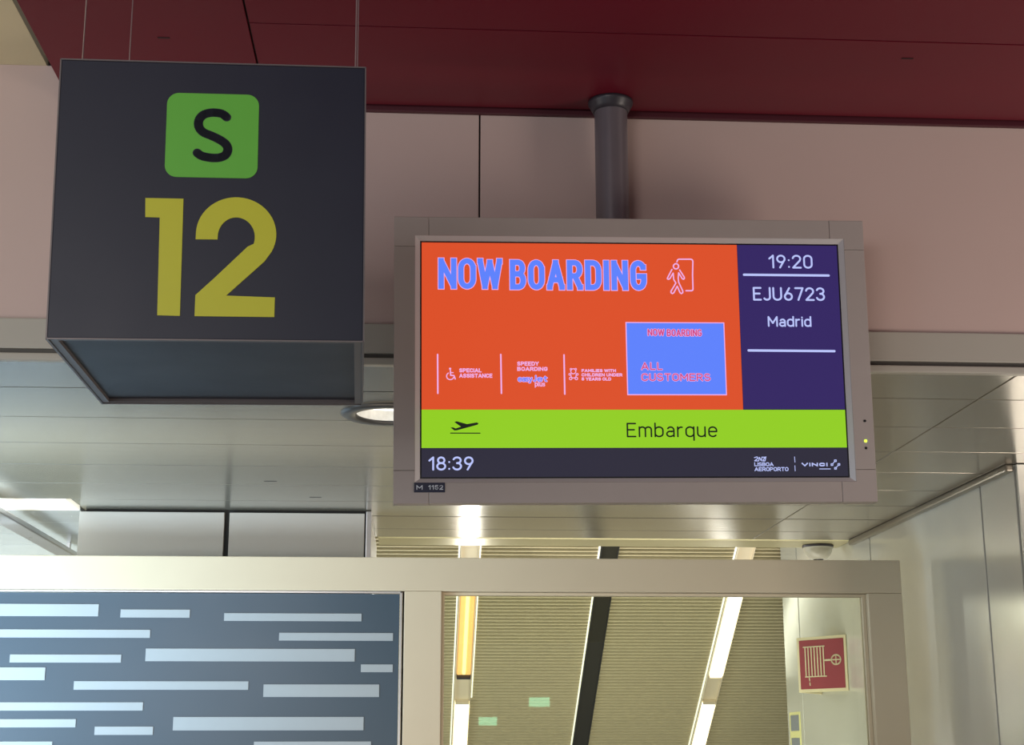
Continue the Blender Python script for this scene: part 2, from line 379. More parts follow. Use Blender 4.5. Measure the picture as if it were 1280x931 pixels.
# edge profile at the end of the ceiling
bm = bmesh.new()
n = 8
prof = [(6.688, H+.16), (6.688, H+.004), (6.694, H), (6.93, H), (6.95, H+.008), (6.96, H+.03), (6.96, H+.16)]
va = [bm.verts.new((-.16, y, z)) for y, z in prof]; vb = [bm.verts.new((XW-.003, y, z)) for y, z in prof]
for i in range(len(prof)): j = (i+1) % len(prof); bm.faces.new((va[i], va[j], vb[j], vb[i]))
bm.faces.new(va[::-1]); bm.faces.new(vb)
tp = done('trim_5', bm, M['lip']); meta(tp, 'polished metal edge profile at the far end of the plank ceiling', kind='structure')
# trim along the right wall top
t6 = box('trim_6', XW-.028, XW-.0005, 4.80, 6.66, H-.024, H-.0005, M['edge'], bev=.006); meta(t6, 'grey edge strip where ceiling meets the right wall', kind='structure')
# pale ceiling beyond at far left, lit strip and trims
cf = empty('ceiling', (-2.6, 6.6, H)); meta(cf, 'pale metal ceiling at far left beyond the lit strip', kind='structure')
for c, d in ((5.965, 6.3), (6.3, 6.65), (6.65, 7.0), (7.0, 7.4), (7.4, 7.9)):
    child_box('plank', -4, -1.31, c+.003, d-.003, H, H+.014, M['plank_white'], cf, .002)
# column / cladded box
wc = empty('wall_column', (-.735, 6.4, 0)); meta(wc, 'grey cladded column box between the ceiling and partition', kind='structure')
child_box('backing', -1.28, -.19, 5.93, 6.95, 0, H-.001, M['gap'], wc, 0)
for a, b in ((-1.30, -.742), (-.722, -.196)):
    child_box('cladding_panel', a, b, 5.912, 5.93, .05, H-.012, M['clad'], wc, .002)
child_box('corner_strip', -.190, -.168, 5.908, 5.95, .02, H-.003, M['alu'], wc, .003)
child_box('cladding_panel', -.188, -.172, 5.96, 6.94, .05, H-.003, M['clad'], wc, .002)
# right wall
wr = empty('wall_right', (XW, 6.4, 0)); meta(wr, 'glossy white metal panel wall on the right', kind='structure')
child_box('backing', XW+.012, XW+.10, 4.80, 8.04, 0, 3.2, M['gap'], wr, 0)
for c, d in ((4.80, 5.112), (5.112, 6.43), (6.43, 7.705), (7.705, 8.045)):
    top = H-.001 if c < 6.4 else 3.2
    child_box('wall_panel', XW, XW+.012, c+.0065, d-.0065, 0, top, M['wallr'], wr, .002)
wf = empty('wall_right_return', (2.6, 4.8, 0)); meta(wf, 'white metal return face at the near end of the right wall', kind='structure')
child_box('wall_panel', XW+.004, 3.2, 4.786, 4.798, 0, H-.002, M['wallr'], wf, .002)
# ------------------------------------------------ slanted louvred ceiling over the escalators
SL = .64; Y0, Z0 = 8.4, 2.45
nrm = Vector((0, SL, 1)).normalized(); dirs = Vector((0, 1, -SL)).normalized()
cs = bpy.data.objects.new('ceiling', None); COL.objects.link(cs); meta(cs, 'sloping beige louvred ceiling descending behind the glass', kind='structure')
cs.matrix_world = Matrix.Translation((0, Y0, Z0)) @ Matrix((Vector((1, 0, 0)), dirs, nrm)).transposed().to_4x4()
# local: x right, y down the slope, z up-normal
box('backing', -3.2, 3.6, -1.2, 4.2, .02, .05, M['slat_gap'], cs, 0)
LT = 1.53/50*1.0
bm = bmesh.new(); k = -38
while k < 130:
    y = k*LT
    vs = [(y+.003, .012), (y+.006, 0), (y+LT*.52, 0), (y+LT*.60, .012)]
    a = [bm.verts.new((-3.2, p, q)) for p, q in vs]; b = [bm.verts.new((3.6, p, q)) for p, q in vs]
    for i in range(3): bm.faces.new((a[i], a[i+1], b[i+1], b[i]))
    k += 1
sl_ = done('louvre_slats', bm, M['slat'], cs); sl_['kind'] = 'stuff'
# linear lights in the slope
SLM = cs.matrix_world.copy()
def strip(x0, x1, label, kind):
    t = bpy.data.objects.new('linear_light', None); COL.objects.link(t); t.matrix_world = SLM @ Matrix.Translation(((x0+x1)/2, 0, 0))
    meta(t, label, 'ceiling light', 'strip lights in the sloping ceiling')
    h = (x1-x0)/2
    box('channel', -h-.012, h+.006, -1.0, 4.0, -.004, .004, M['chan'] if kind == 'dark' else M['housing'], t, .001)
    s = box('edge_glint', -h-.024, -h-.015, -1.0, 4.0, -.005, .003, M['slot'], t, .001); s['label'] = 'thin glowing strip for the lamp reflection along the left edge'  # glowing strip in place of a lamp reflection on the edge
    if kind == 'dark':
        bm = bmesh.new(); bbox(bm, h+.001, h+.006, -1, 4, -.012, .004); bbox(bm, -h-.012, -h-.007, -1, 4, -.012, .004)
        done('rim', bm, M['gap'], t)
        return t
    if kind == 'amber':
        s = box('edge_glint', h+.012, h+.02, -1.0, 1.0, -.005, .003, M['slot'], t, .001); s['label'] = 'thin glowing strip for the lamp reflection along the right edge'
    bm = bmesh.new(); bbox(bm, h+.004, h+.008, -1, 4, -.022, .004); bbox(bm, -h-.012, -h-.008, -1, 4, -.022, .004)
    done('rim', bm, M['housing'], t)
    L = 1.19*.64/.64
    segs = [(-.24, .755), (1.035, 2.3), (2.58, 3.8)]
    for i, (a, b) in enumerate(segs):
        if kind == 'amber' and i == 0:
            d = box('diffuser', -h, h, a, b, -.014, -.006, M['amber'], t, .002); d['label'] = 'dim amber diffuser'
            bm = bmesh.new(); cyl(bm, (0, a+.03, -.022), (0, b-.03, -.022), .011, n=14); q = done('tube', bm, M['amber_hot'], t); q['label'] = 'amber glowing tube'; smooth_by_angle(q)
        else:
            d = box('diffuser', -h, h, a, b, -.030, -.006, M['tube'], t, .008); d['label'] = 'bright white diffuser'
        for e0, e1 in ((a-.02, a-.002), (b+.002, b+.02)):
            box('end_cap', -h-.002, h+.002, e0, e1, -.032, -.005, M['pole_dark' if i == 0 and kind == 'amber' else 'housing'], t, .002)
    return t
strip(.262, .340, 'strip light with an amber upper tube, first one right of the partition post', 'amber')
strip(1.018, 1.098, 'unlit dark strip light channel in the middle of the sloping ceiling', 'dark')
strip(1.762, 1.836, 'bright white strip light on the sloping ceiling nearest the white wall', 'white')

# ================================================================== GLAZED PARTITION
F = 5.72
gp = empty('glazed_partition', (.3, F, 0)); meta(gp, 'beige metal framed partition with dark striped panel and clear glass', 'partition')
def pb(name, x0, x1, z0, z1, y0=F, y1=F+.09, m='frame', par=gp, bev=.003):
    L = gp.location; return box(name, x0-L.x, x1-L.x, y0-L.y, y1-L.y, z0-L.z, z1-L.z, M[m], par, bev)
pb('beam', -3.2, 1.875, 2.184, 2.31)
pb('post', -.034, .106, 0, 2.1835); pb('post', 1.742, 1.875, 0, 2.1835); pb('post', -3.2, -3.08, 0, 2.1835)
pb('glass_pane', .118, 1.728, .06, 2.172, F+.050, F+.056, 'glass', bev=0)
for a, b, c, d in ((.107, .118, .05, 2.1825), (1.728, 1.741, .05, 2.1825), (.118, 1.728, 2.172, 2.1825), (.118, 1.728, .05, .06)):
    s = pb('glazing_bead', a, b, c, d, F+.035, F+.07, 'frame', bev=.001)
dp = pb('dark_panel', -3.07, -.052, .05, 2.174, F+.020, F+.030, 'dglass', bev=.001)
dp['label'] = 'dark blue panel with pale horizontal stripes'
for a, b, c, d in ((-.050, -.042, .05, 2.1825), (-3.07, -.042, 2.1755, 2.1825)):
    s = pb('edge_strip', a, b, c, d, F+.006, F+.03, 'alu', bev=.001); s['label'] = 'thin silver edging of the dark panel'
pb('shadow_gap', -.041, -.0345, .05, 2.1825, F+.04, F+.05, 'gap', bev=0)
def atY(x, y, Y):
    d = ray(x, y); P = CAM+d*(Y/d.y); return P
stripes = [(-30, 123.8, 754.8, 770), (150.5, 237.6, 761.8, 771.8), (280, 452, 766.6, 776.2), (-60, 188, 786.7, 796.8), (348.7, 491.3, 791, 800.7),
 (181.6, 443.6, 810.8, 826.5), (12, 151.8, 818, 828), (451, 491, 830.4, 840), (-40, 57, 834, 850), (92, 310.6, 851.4, 862), (329, 474, 855.4, 871),
 (-25, 179, 877.7, 888), (-70, 95, 898.7, 909), (216, 454.6, 896, 912.7), (118, 191.6, 908, 918.4), (-30, 65.6, 926.7, 936), (317, 463.8, 926.7, 942)]
L = gp.location
for x0, x1, y0, y1 in stripes:
    A = atY(x0, y1, F+.020); B = atY(x1, y0, F+.020); zt = atY((x0+x1)/2, y0, F+.02).z; zb = atY((x0+x1)/2, y1, F+.02).z
    pb('frosted_stripe', A.x, B.x, zb, zt, F+.0175, F+.0205, 'frost', dp, 0)
for i in range(34):   # the pattern goes on below and to the left of the frame
    z = 1.56-.043*i; x = random.uniform(-2.9, -1.2); l = random.uniform(.3, .9)
    pb('frosted_stripe', x, min(x+l, -.1), z, z+random.choice((.028, .046)), F+.0175, F+.0205, 'frost', dp, 0)
    if x+l < -.7: pb('frosted_stripe', x+l+.1, random.uniform(x+l+.25, -.08), z+.004, z+.032, F+.0175, F+.0205, 'frost', dp, 0)
for o in list(dp.children): o.parent = dp

# ================================================================== MONITOR
mo = bpy.data.objects.new('display_monitor', None); COL.objects.link(mo)
meta(mo, 'wide grey framed flight information screen hanging from a round pole', 'monitor')
MW = frame_at(mo, (.510417, 3.4, 2.493145), .0030645, .060659, -.0127206)
W2, H2, D = 1.12795/2, .67959/2, .05
bx, bz0, bz1 = .5145, -.2915, .294   # inner opening
def mb(name, x0, x1, z0, z1, y0, y1, m, bev=.0015, par=None):
    return box(name, x0, x1, y0, y1, z0, z1, M[m], par or mo, bev)
gs = .0007
cx0, cx1, cz0, cz1 = -.483, .481, -.264, .268
mb('case_rail', cx0+gs, cx1-gs, bz1, H2, 0, D, 'case'); mb('case_rail', cx0+gs, cx1-gs, -H2, bz0, 0, D, 'case')
mb('case_rail', -W2, -bx, cz0+gs, cz1-gs, 0, D, 'case'); rr = mb('case_rail', bx, W2, cz0+gs, cz1-gs, 0, D, 'case')
for sx in (-1, 1):
    for sz in (-1, 1):
        bm = bmesh.new()
        xi = cx0 if sx < 0 else cx1; zi = cz0 if sz < 0 else cz1; zo = bz0 if sz < 0 else bz1
        pts = [(sx*W2, sz*H2), (xi, sz*H2), (xi, zo), (sx*bx, zo), (sx*bx, zi), (sx*W2, zi)]
        vs = [bm.verts.new((p[0], 0, p[1])) for p in pts]; f = bm.faces.new(vs)
        r = bmesh.ops.extrude_face_region(bm, geom=[f]); bmesh.ops.translate(bm, verts=[v for v in r['geom'] if isinstance(v, bmesh.types.BMVert)], vec=(0, D, 0))
        bmesh.ops.bevel(bm, geom=[e for e in bm.edges if abs(e.verts[0].co.y) < 1e-6 and abs(e.verts[1].co.y) < 1e-6], offset=.001, segments=1, affect='EDGES')
        done('case_corner', bm, M['case'], mo)
# sloping bezel ring, one strip per side
sx0, sx1, sz0, sz1 = -.5015, .5015, -.2805, .2815
sd = .010
O4 = [(-bx, bz1), (bx, bz1), (bx, bz0), (-bx, bz0)]; I4 = [(sx0, sz1), (sx1, sz1), (sx1, sz0), (sx0, sz0)]
for i in range(4):
    j = (i+1) % 4; bm = bmesh.new()
    q = [(O4[i][0], .0008, O4[i][1]), (O4[j][0], .0008, O4[j][1]), (I4[j][0], sd, I4[j][1]), (I4[i][0], sd, I4[i][1])]
    vs = [bm.verts.new(p) for p in q]; f = bm.faces.new(vs)
    r = bmesh.ops.extrude_face_region(bm, geom=[f]); bmesh.ops.translate(bm, verts=[v for v in r['geom'] if isinstance(v, bmesh.types.BMVert)], vec=(0, .006, 0))
    done('bezel_strip', bm, M['bezel'], mo)
mb('rear_housing', -.42, .42, -.22, .2, D, D+.045, 'case', .008)
mb('back_plate', -W2+.006, W2-.006, -H2+.004, H2-.004, D-.012, D-.002, 'case', 0)
# pole and collar (children, in monitor space)
inv = MW.inverted()
bm = bmesh.new(); PX, PY = .482, 3.523
lathe(bm, [(.0415, 2.42), (.0415, 2.6), (.0415, 3.0), (.0415, ZR-.004)], PX, PY, 40)
p = done('pole', bm, M['pole'], mo, True); p.matrix_parent_inverse = inv
bm = bmesh.new(); lathe(bm, [(.0425, ZR-.030), (.045, ZR-.0295), (.049, ZR-.021), (.056, ZR-.009), (.057, ZR-.006), (.057, ZR-.0005), (.04, ZR-.0005)], PX, PY, 40)
p = done('collar', bm, M['pole_dark'], mo, True); p.matrix_parent_inverse = inv; p['label'] = 'flared dark collar'
box('bracket', -.08, .04, D+.03, D+.08, -.12, .12, M['pole_dark'], mo)
# screen
sc = mb('screen', sx0-.002, sx1+.002, sz0-.002, sz1+.002, sd-.001, sd+.006, 'black', 0)
sc['label'] = 'lit screen showing boarding information'
pm = plane_map(MW, sd-.002)
def sobj(name, bm, m, label=None):
    o = done(name, bm, M[m], sc)
    if label: o['label'] = label
    return o
def srect(bm, x0, y0, x1, y1, y, useL=None):
    a = pm(x0, y0); b = pm(x1, y1); rect(bm, a[0], b[0], b[1], a[1], y)
L1 = sd-.0012; L2 = L1-.0008; L3 = L2-.0008; L4 = L3-.0004
ex0, ex1 = sx0+.0022, sx1-.0022
ztop = sz1-.0022
zg1 = pm(790, 512)[1]; zg0 = pm(790, 559.5)[1]; xo = (pm(921, 307)[0]+pm(929, 511.5)[0])/2
xo = pm(925, 410)[0]
bm = bmesh.new(); rect(bm, ex0, xo, zg1, ztop, L1); sobj('orange_field', bm, 's_orange')
bm = bmesh.new(); rect(bm, xo+.0008, ex1, zg1+.001, ztop, L1); sobj('purple_field', bm, 's_purple')
bm = bmesh.new(); rect(bm, ex0, ex1, zg0, zg1, L1); sobj('green_bar', bm, 's_green')
bm = bmesh.new(); rect(bm, ex0, ex1, sz0+.002, zg0, L1); sobj('dark_bar', bm, 's_dark')
mpx = .001875   # metres per photo pixel on the screen
def T(name, s, xl, yb, xr, yt, wpx, m, y=None, sp=.24, space=.34, grow=0, label=None):
    return stext(name, s, xl, yb, xr, yt, wpx, m, L2 if y is None else y, sp, space, grow, label)
def stext(name, s, xl, yb, xr, yt, wpx, m, y=L2, sp=.24, space=.34, grow=0, label=None, bm_=None):
    """baseline-left (xl,yb), right edge xr, cap top yt at the left"""
    a = pm(xl, yb); t = pm(xl, yt); b = pm(xr, yb)
    bm = bm_ or bmesh.new(); text(bm, s, a[0], b[0], a[1], t[1], wpx*mpx, y, sp, space, grow)
    if bm_ is None: return sobj(name, bm, m, label)
def sline(bm, pts, wpx, y=L2, closed=False):
    ribbon(bm, [pm(*p) for p in pts], wpx*mpx, y, closed)
# NOW BOARDING, outline then fill
FLAT[0] = True
for gr, mm, yy, nm in ((1.6, 's_pink', L2, 'heading_outline'), (0, 's_blue', L3, 'heading_text')):
    bm = bmesh.new()
    stext(None, 'NOW', 548, 361, 628, 322.5, 6.9, None, yy, .34, .3, gr*mpx, bm_=bm)
    stext(None, 'BOARDING', 637.5, 362, 808.5, 324.5, 7.0, None, yy, .42, .3, gr*mpx, bm_=bm)
    sobj(nm, bm, mm, 'blue NOW BOARDING heading' if gr == 0 else 'pale outline round the heading')
FLAT[0] = False
# walking person and door icon (coords from the photo, 12.8x zoom)
Z = lambda x, y: (820+x/12.8, 310+y/12.8)
bm = bmesh.new()
sline(bm, [Z(335, 220), Z(345, 190), Z(365, 178), Z(560, 178), Z(582, 190), Z(590, 215), Z(585, 430), Z(592, 650), Z(588, 672), Z(570, 682), Z(480, 682)], 1.7)
sline(bm, [Z(320+42*math.cos(t/8*math.pi), 292+42*math.sin(t/8*math.pi)) for t in range(16)], 1.7, closed=True)
sline(bm, [Z(255, 342), Z(185, 475), Z(182, 492), Z(200, 500), Z(222, 488), Z(275, 400), Z(283, 500), Z(318, 560), Z(240, 690), Z(240, 715), Z(262, 728), Z(285, 715), Z(340, 610), Z(385, 715), Z(405, 728), Z(428, 715), Z(430, 690), Z(362, 545), Z(355, 480), Z(362, 395), Z(420, 490), Z(440, 500), Z(455, 485), Z(450, 462), Z(378, 350)], 1.6)
sobj('boarding_icon', bm, 's_pink', 'outline of a walking figure by a door')
# separators, small captions
for x0, y0, x1, y1 in ((547, 443, 547.3, 491.5), (626, 443, 626.8, 491.5), (705, 443.5, 706, 492.5)):
    bm = bmesh.new(); sline(bm, [(x0, y0), (x1, y1)], 1.9); sobj('divider_line', bm, 's_pink')
FLAT[0] = True
for tx, a0, a1, a2, a3, a4 in (('SPECIAL', 574, 465.3, 602, 460.2, 1.25), ('ASSISTANCE', 574, 472, 615.5, 466.8, 1.25), ('SPEEDY', 646.5, 457, 673.5, 451.8, 1.25), ('BOARDING', 646.5, 463.5, 684.5, 458.4, 1.25),
  ('FAMILIES WITH', 727, 465, 770, 461.2, 1.05), ('CHILDREN UNDER', 727, 470.4, 778, 466.4, 1.05), ('5 YEARS OLD', 727, 475.6, 764, 471.6, 1.05), ('plus', 668.5, 483, 681.5, 476.8, 1.1)):
    T('caption_text', tx, a0, a1, a2, a3, a4, 's_pink', sp=.3 if tx != 'plus' else .24)
FLAT[0] = False
for gr, mm, yy, nm in ((1.3, 's_pink', L2, 'script_outline'), (0, 's_blue', L3, 'script_text')):
    bm = bmesh.new(); stext(None, 'easy', 647.5, 477, 665.5, 470, 1.3, None, yy, .14, .3, gr*mpx, bm_=bm)
    stext(None, 'J', 666.5, 477, 670.5, 469, 1.3, None, yy, .14, .3, gr*mpx, bm_=bm); stext(None, 'et', 671.5, 477, 684, 470, 1.3, None, yy, .2, .3, gr*mpx, bm_=bm)
    sobj(nm, bm, mm)
# wheelchair and teddy icons
bm = bmesh.new()
sline(bm, [(562.6, 460.8), (562.7, 460.8)], 2.8); sline(bm, [(563, 463), (563.3, 469), (567.5, 469.3), (569, 473.5)], 1.6); sline(bm, [(563.4, 465.6), (566.5, 465.7)], 1.2)
sline(bm, [(562.8+4.6*math.cos(math.radians(t)), 470+4.4*math.sin(math.radians(t))) for t in range(20, 250, 20)], 1.3)
sobj('wheelchair_icon', bm, 's_pink')
bm = bmesh.new()
def ring(cx, cy, r, wp=1.1): sline(bm, [(cx+r*math.cos(t/6*math.pi), cy+r*math.sin(t/6*math.pi)) for t in range(12)], wp, closed=True)
ring(716.6, 464, 3.2); ring(713.7, 461.4, 1.1, .9); ring(719.6, 461.4, 1.1, .9); ring(712.2, 467.8, 1.2, .9); ring(721.6, 467.8, 1.2, .9); ring(713.3, 473, 1.6, 1); ring(720.5, 473, 1.6, 1)
sline(bm, [(713.5, 467), (713.8, 470.5), (715.3, 472.3), (718.5, 472.3), (720, 470.5), (720.3, 467)], 1.1)
sobj('teddy_icon', bm, 's_pink')
# blue call panel
bm = bmesh.new(); a = pm(782, 402.5); b = pm(908.7, 494); xa = (pm(782, 402.5)[0]+pm(783.8, 493.5)[0])/2; xb = (pm(905.3, 403.4)[0]+pm(908.6, 494)[0])/2
rect(bm, xa, xb, b[1], a[1], L2-.0002); sobj('panel_border', bm, 's_pink')
bm = bmesh.new(); e = 1.2*mpx; rect(bm, xa+e, xb-e, b[1]+e, a[1]-e, L2-.0008); sobj('blue_panel', bm, 's_blue')
LP = L2-.0016
for gr, mm, yy, nm in ((1.1, 's_pink', LP, 'call_outline'), (0, 's_magenta', LP-.0005, 'call_text')):
    bm = bmesh.new(); stext(None, 'NOW', 809.5, 419.8, 830.5, 411.2, 1.5, None, yy, .3, .3, gr*mpx, bm_=bm); stext(None, 'BOARDING', 833.5, 420.3, 877, 411.6, 1.5, None, yy, .34, .3, gr*mpx, bm_=bm)
    sobj(nm, bm, mm)
    T(nm, 'ALL', 801.5, 462.5, 828, 453, 1.4, mm, yy, .3, .3, gr*mpx)
    T(nm, 'CUSTOMERS', 802, 476.2, 888, 466.8, 1.4, mm, yy, .26, .3, gr*mpx)
# purple column
T('time_text', '19:20', 961, 335.3, 1016, 318.2, 2.3, 's_lilac', sp=.26)
T('flight_number', 'EJU6723', 941.5, 375.6, 1031.5, 358.6, 2.4, 's_lilac', sp=.26)
T('destination_text', 'Madrid', 960, 408.3, 1014.5, 395, 2.1, 's_lilac', sp=.24)
for p0, p1 in (((930, 343.3), (1035.8, 344.3)), ((935.8, 437.9), (1043, 438.8))):
    bm = bmesh.new(); sline(bm, [p0, p1], 3); sobj('rule_line', bm, 's_lilac')
# green bar
bm = bmesh.new(); stext(None, 'Embarque', 783.5, 546.5, 897, 528.3, 2.0, None, bm_=bm, sp=.24); sobj('status_text', bm, 's_ink', 'thin black status word')
Z6 = lambda x, y: pm(480+x/4, 480+y/4)
bm = bmesh.new()
poly(bm, [Z6(*q) for q in [(352, 190), (364, 186), (415, 200), (462, 192), (473, 195), (468, 203), (365, 231), (352, 232), (333, 218), (345, 216), (358, 222), (385, 213)]][::-1], L2)
sline(bm, [(563.3, 541.2), (600, 541.3)], 1.3)
sobj('departure_icon', bm, 's_ink', 'black aeroplane taking off over a line')
# bottom bar
bm = bmesh.new(); stext(None, '18:39', 535.5, 588, 592, 570.5, 2.3, None, bm_=bm, sp=.26); sobj('clock_text', bm, 's_lilac', 'pale clock digits')
bm = bmesh.new()
stext(None, '2NZø', 943, 576, 957.5, 571, 1.2, None, bm_=bm, sp=.12) if False else None
Zl = lambda x, y: (930+x/9.143, 560+y/9.143)
for pts in ([(120, 108), (150, 100), (160, 115), (122, 145), (160, 146)], [(168, 146), (176, 105), (198, 145), (206, 102)], [(212, 104), (240, 104), (214, 146), (240, 146), (250, 100)]):
    sline(bm, [Zl(*q) for q in pts], 1.1)
FLAT[0] = True; stext(None, 'LISBOA', 943, 582.6, 967, 577.8, 1.0, None, bm_=bm, sp=.22); stext(None, 'AEROPORTO', 943.3, 588.8, 985.7, 583.8, 1.0, None, bm_=bm, sp=.24)
sline(bm, [(993.2, 571), (993.7, 577.5)], .8); sline(bm, [(993.6, 582), (994, 588.4)], .8)
stext(None, 'VINCI', 1002.2, 582.8, 1034.5, 578.3, 1.5, None, bm_=bm, sp=.3)
FLAT[0] = False; sline(bm, [(1024.5, 586), (1038, 586)], 1.0)
for x, y in ((1044.2, 575.8), (1040, 580.6), (1048.6, 580.4), (1044.4, 585.2)):
    sline(bm, [(x-1.1, y-1), (x+1.1, y-1), (x+1.1, y+1), (x-1.1, y+1)], 1.1, closed=True)
sline(bm, [(1041.3, 579), (1043, 577.2)], 1); sline(bm, [(1045.8, 583.4), (1047.5, 582)], 1)
sobj('logo_text', bm, 's_lilac', 'small pale airport and operator marks')
# holes, LED, label on the case
for nm, (x, y), r, mm in (('hole', (1081, 526), .0032, 'black'), ('status_led', (1082, 551), .0036, 'led'), ('hole', (1082.5, 560), .0032, 'black')):
    u, v = plane_map(MW, 0)(x, y); bm = bmesh.new(); cyl(bm, (u, .001, v), (u, -.0009, v), r, n=16); o = done(nm, bm, M[mm], mo)
    if nm == 'status_led': o['label'] = 'lit yellow-green LED'
lb = mb('asset_label', -.5165, -.4455, -.3145, -.2922, -.0018, .0004, 'label_bg', .0005); lb['label'] = 'small navy label reading M 1152'
bm = bmesh.new(); text(bm, 'M', -.511, -.497, -.3085, -.2978, .0019, -.0024); text(bm, '1152', -.484, -.450, -.3085, -.2978, .0019, -.0024, sp=.3)
done('label_text', bm, M['label_tx'], lb)

# ================================================================== GATE SIGN
sg = bpy.data.objects.new('gate_sign', None); COL.objects.link(sg)
meta(sg, 'hanging dark cube sign with green S square and yellow number 12', 'sign')
SW = frame_at(sg, (-.34736, 2.4, 2.49493), .034873, .031236, -.014815)
w2, h2, d2 = .51259/2, .48573/2, .548
t = .004; rb = .012
def sb(name, x0, x1, y0, y1, z0, z1, m, bev=.001, par=None): return box(name, x0, x1, y0, y1, z0, z1, M[m], par or sg, bev)
sb('front_panel', -w2+.002, w2-.002, 0, t, -h2+.002, h2-.002, 'sign')
sb('rear_panel', -w2+.002, w2-.002, d2-t, d2, -h2+.002, h2-.002, 'sign')
sb('side_panel', -w2, -w2+t, .0005, d2-.0005, -h2+.0, h2, 'sign'); sb('side_panel', w2-t, w2, .0005, d2-.0005, -h2, h2, 'sign')
sb('top_panel', -w2+t, w2-t, t, d2-t, h2-.014, h2-.002, 'sign')
# bottom: pale rim frame and recessed dark panel
bm = bmesh.new()
bbox(bm, -w2+t, w2-t, t, t+.012, -h2+.001, -h2+.014); bbox(bm, -w2+t, w2-t, d2-t-.010, d2-t, -h2+.001, -h2+.014)
bbox(bm, -w2+t, -w2+t+rb, t+.012, d2-t-.010, -h2+.001, -h2+.014); bbox(bm, w2-t-rb, w2-t, t+.012, d2-t-.010, -h2+.001, -h2+.014)
o = done('bottom_rim', bm, M['sign_edge'], sg); o['label'] = 'worn grey rim'
sb('bottom_panel', -w2+t+.004, w2-t-.004, t+.004, d2-t-.004, -h2+.008, -h2+.02, 'sign', 0)
# thin pale edge trims
for (x0, x1, y0, y1, z0, z1) in ((-w2-.0008, -w2+.0016, -.0008, .0016, -h2, h2), (w2-.0016, w2+.0008, -.0008, .0016, -h2, h2), (-w2, w2, -.0008, .0016, -h2-.0008, -h2+.0016), (-w2, w2, -.0008, .0016, h2-.0016, h2+.0008), (-w2-.0008, -w2+.003, 0, d2, -h2-.001, -h2+.002), (w2-.003, w2+.0008, 0, d2, -h2-.001, -h2+.002), (-w2, w2, d2-.003, d2+.0008, -h2-.001, -h2+.002)):
    sb('edge_trim', x0, x1, y0, y1, z0, z1, 'sign_edge', 0)
sp_ = plane_map(SW, 0)
# green rounded square
c = [sp_(208, 116.5), sp_(323.5, 118.5), sp_(322.3, 223.5), sp_(207, 221)]
x0 = (c[0][0]+c[3][0])/2; x1 = (c[1][0]+c[2][0])/2; z1 = (c[0][1]+c[1][1])/2; z0 = (c[2][1]+c[3][1])/2
bm = bmesh.new(); poly(bm, rrect(x0, x1, z0, z1, .020, 8), -.0002, .001); gq = done('green_square', bm, M['sgreen'], sg); gq['label'] = 'green rounded square with the letter S'
zz = lambda x, y: sp_(x/2.6604, y/2.66)
ctr = [(754, 391), (740, 380), (720, 376), (700, 376), (678, 382), (664, 396), (660, 412), (664, 428), (678, 442), (700, 451), (724, 462), (744, 474), (756, 488), (757, 504), (748, 518), (730, 525), (708, 526), (685, 523), (668, 518), (656, 509)]
P = [Vector(zz(*q)) for q in ctr]
# smooth with Catmull-Rom
def crom(P, n=4):
    out = []
    for i in range(len(P)-1):
        p0, p1, p2, p3 = P[max(i-1, 0)], P[i], P[i+1], P[min(i+2, len(P)-1)]
        for j in range(n):
            t_ = j/n; out.append(.5*((2*p1)+(-p0+p2)*t_+(2*p0-5*p1+4*p2-p3)*t_*t_+(-p0+3*p1-3*p2+p3)*t_**3))
    return out+[P[-1]]
bm = bmesh.new(); ribbon(bm, [tuple(p) for p in crom(P)], 11.6*(.51259/390), -.0016)
o = done('letter_s', bm, M['sign'], gq); o['label'] = 'dark rounded letter S'
# digit 1
bm = bmesh.new(); poly(bm, [sp_(*q) for q in [(181.9, 247.7), (229.4, 248.5), (227.2, 322), (224.9, 394.9), (196.6, 394.1), (199.8, 272.0), (181.7, 271.4)]], -.0002, .001)
done('digit_one', bm, M['syellow'], sg)
# digit 2 : arc + diagonal + foot
ocx, ocy, orx, ory = 295.2, 293.0, 50.2, 46.2
icx, icy, irx, iry = 295.4, 296.5, 23.2, 24.6
out = [(244.6, 299.2)]+[(ocx+orx*math.cos(math.radians(a)), ocy-ory*math.sin(math.radians(a))) for a in range(176, -31, -6)]
out += [(330.5, 327.0), (282.7, 369.6), (343.6, 371.9), (342.9, 396.4), (243.2, 395.2), (244.3, 368.9), (268, 347.6), (297, 320.3), (309.5, 308.5)]
out += [(icx+irx*math.cos(math.radians(a)), icy-iry*math.sin(math.radians(a))) for a in range(-20, 180, 8)]+[(272.0, 299.4)]
bm = bmesh.new(); poly(bm, [sp_(*q) for q in out], -.0002, .001)
bmesh.ops.triangulate(bm, faces=[f for f in bm.faces if len(f.verts) > 4])
done('digit_two', bm, M['syellow'], sg)
# suspension wires
iS = SW.inverted()
for u, k in ((-w2+.03, .03), (w2-.018, .03), (-w2+.03, d2-.05), (w2-.018, d2-.05)):
    a = SW @ Vector((u, k, h2-.003)); b = Vector((a.x-.003, a.y, ZR-.0005 if a.x > -.885 else 3.2925))
    bm = bmesh.new(); cyl(bm, a, b, .0013, n=8)
    o = done('suspension_wire', bm, M['wire'], sg); o.matrix_parent_inverse = iS

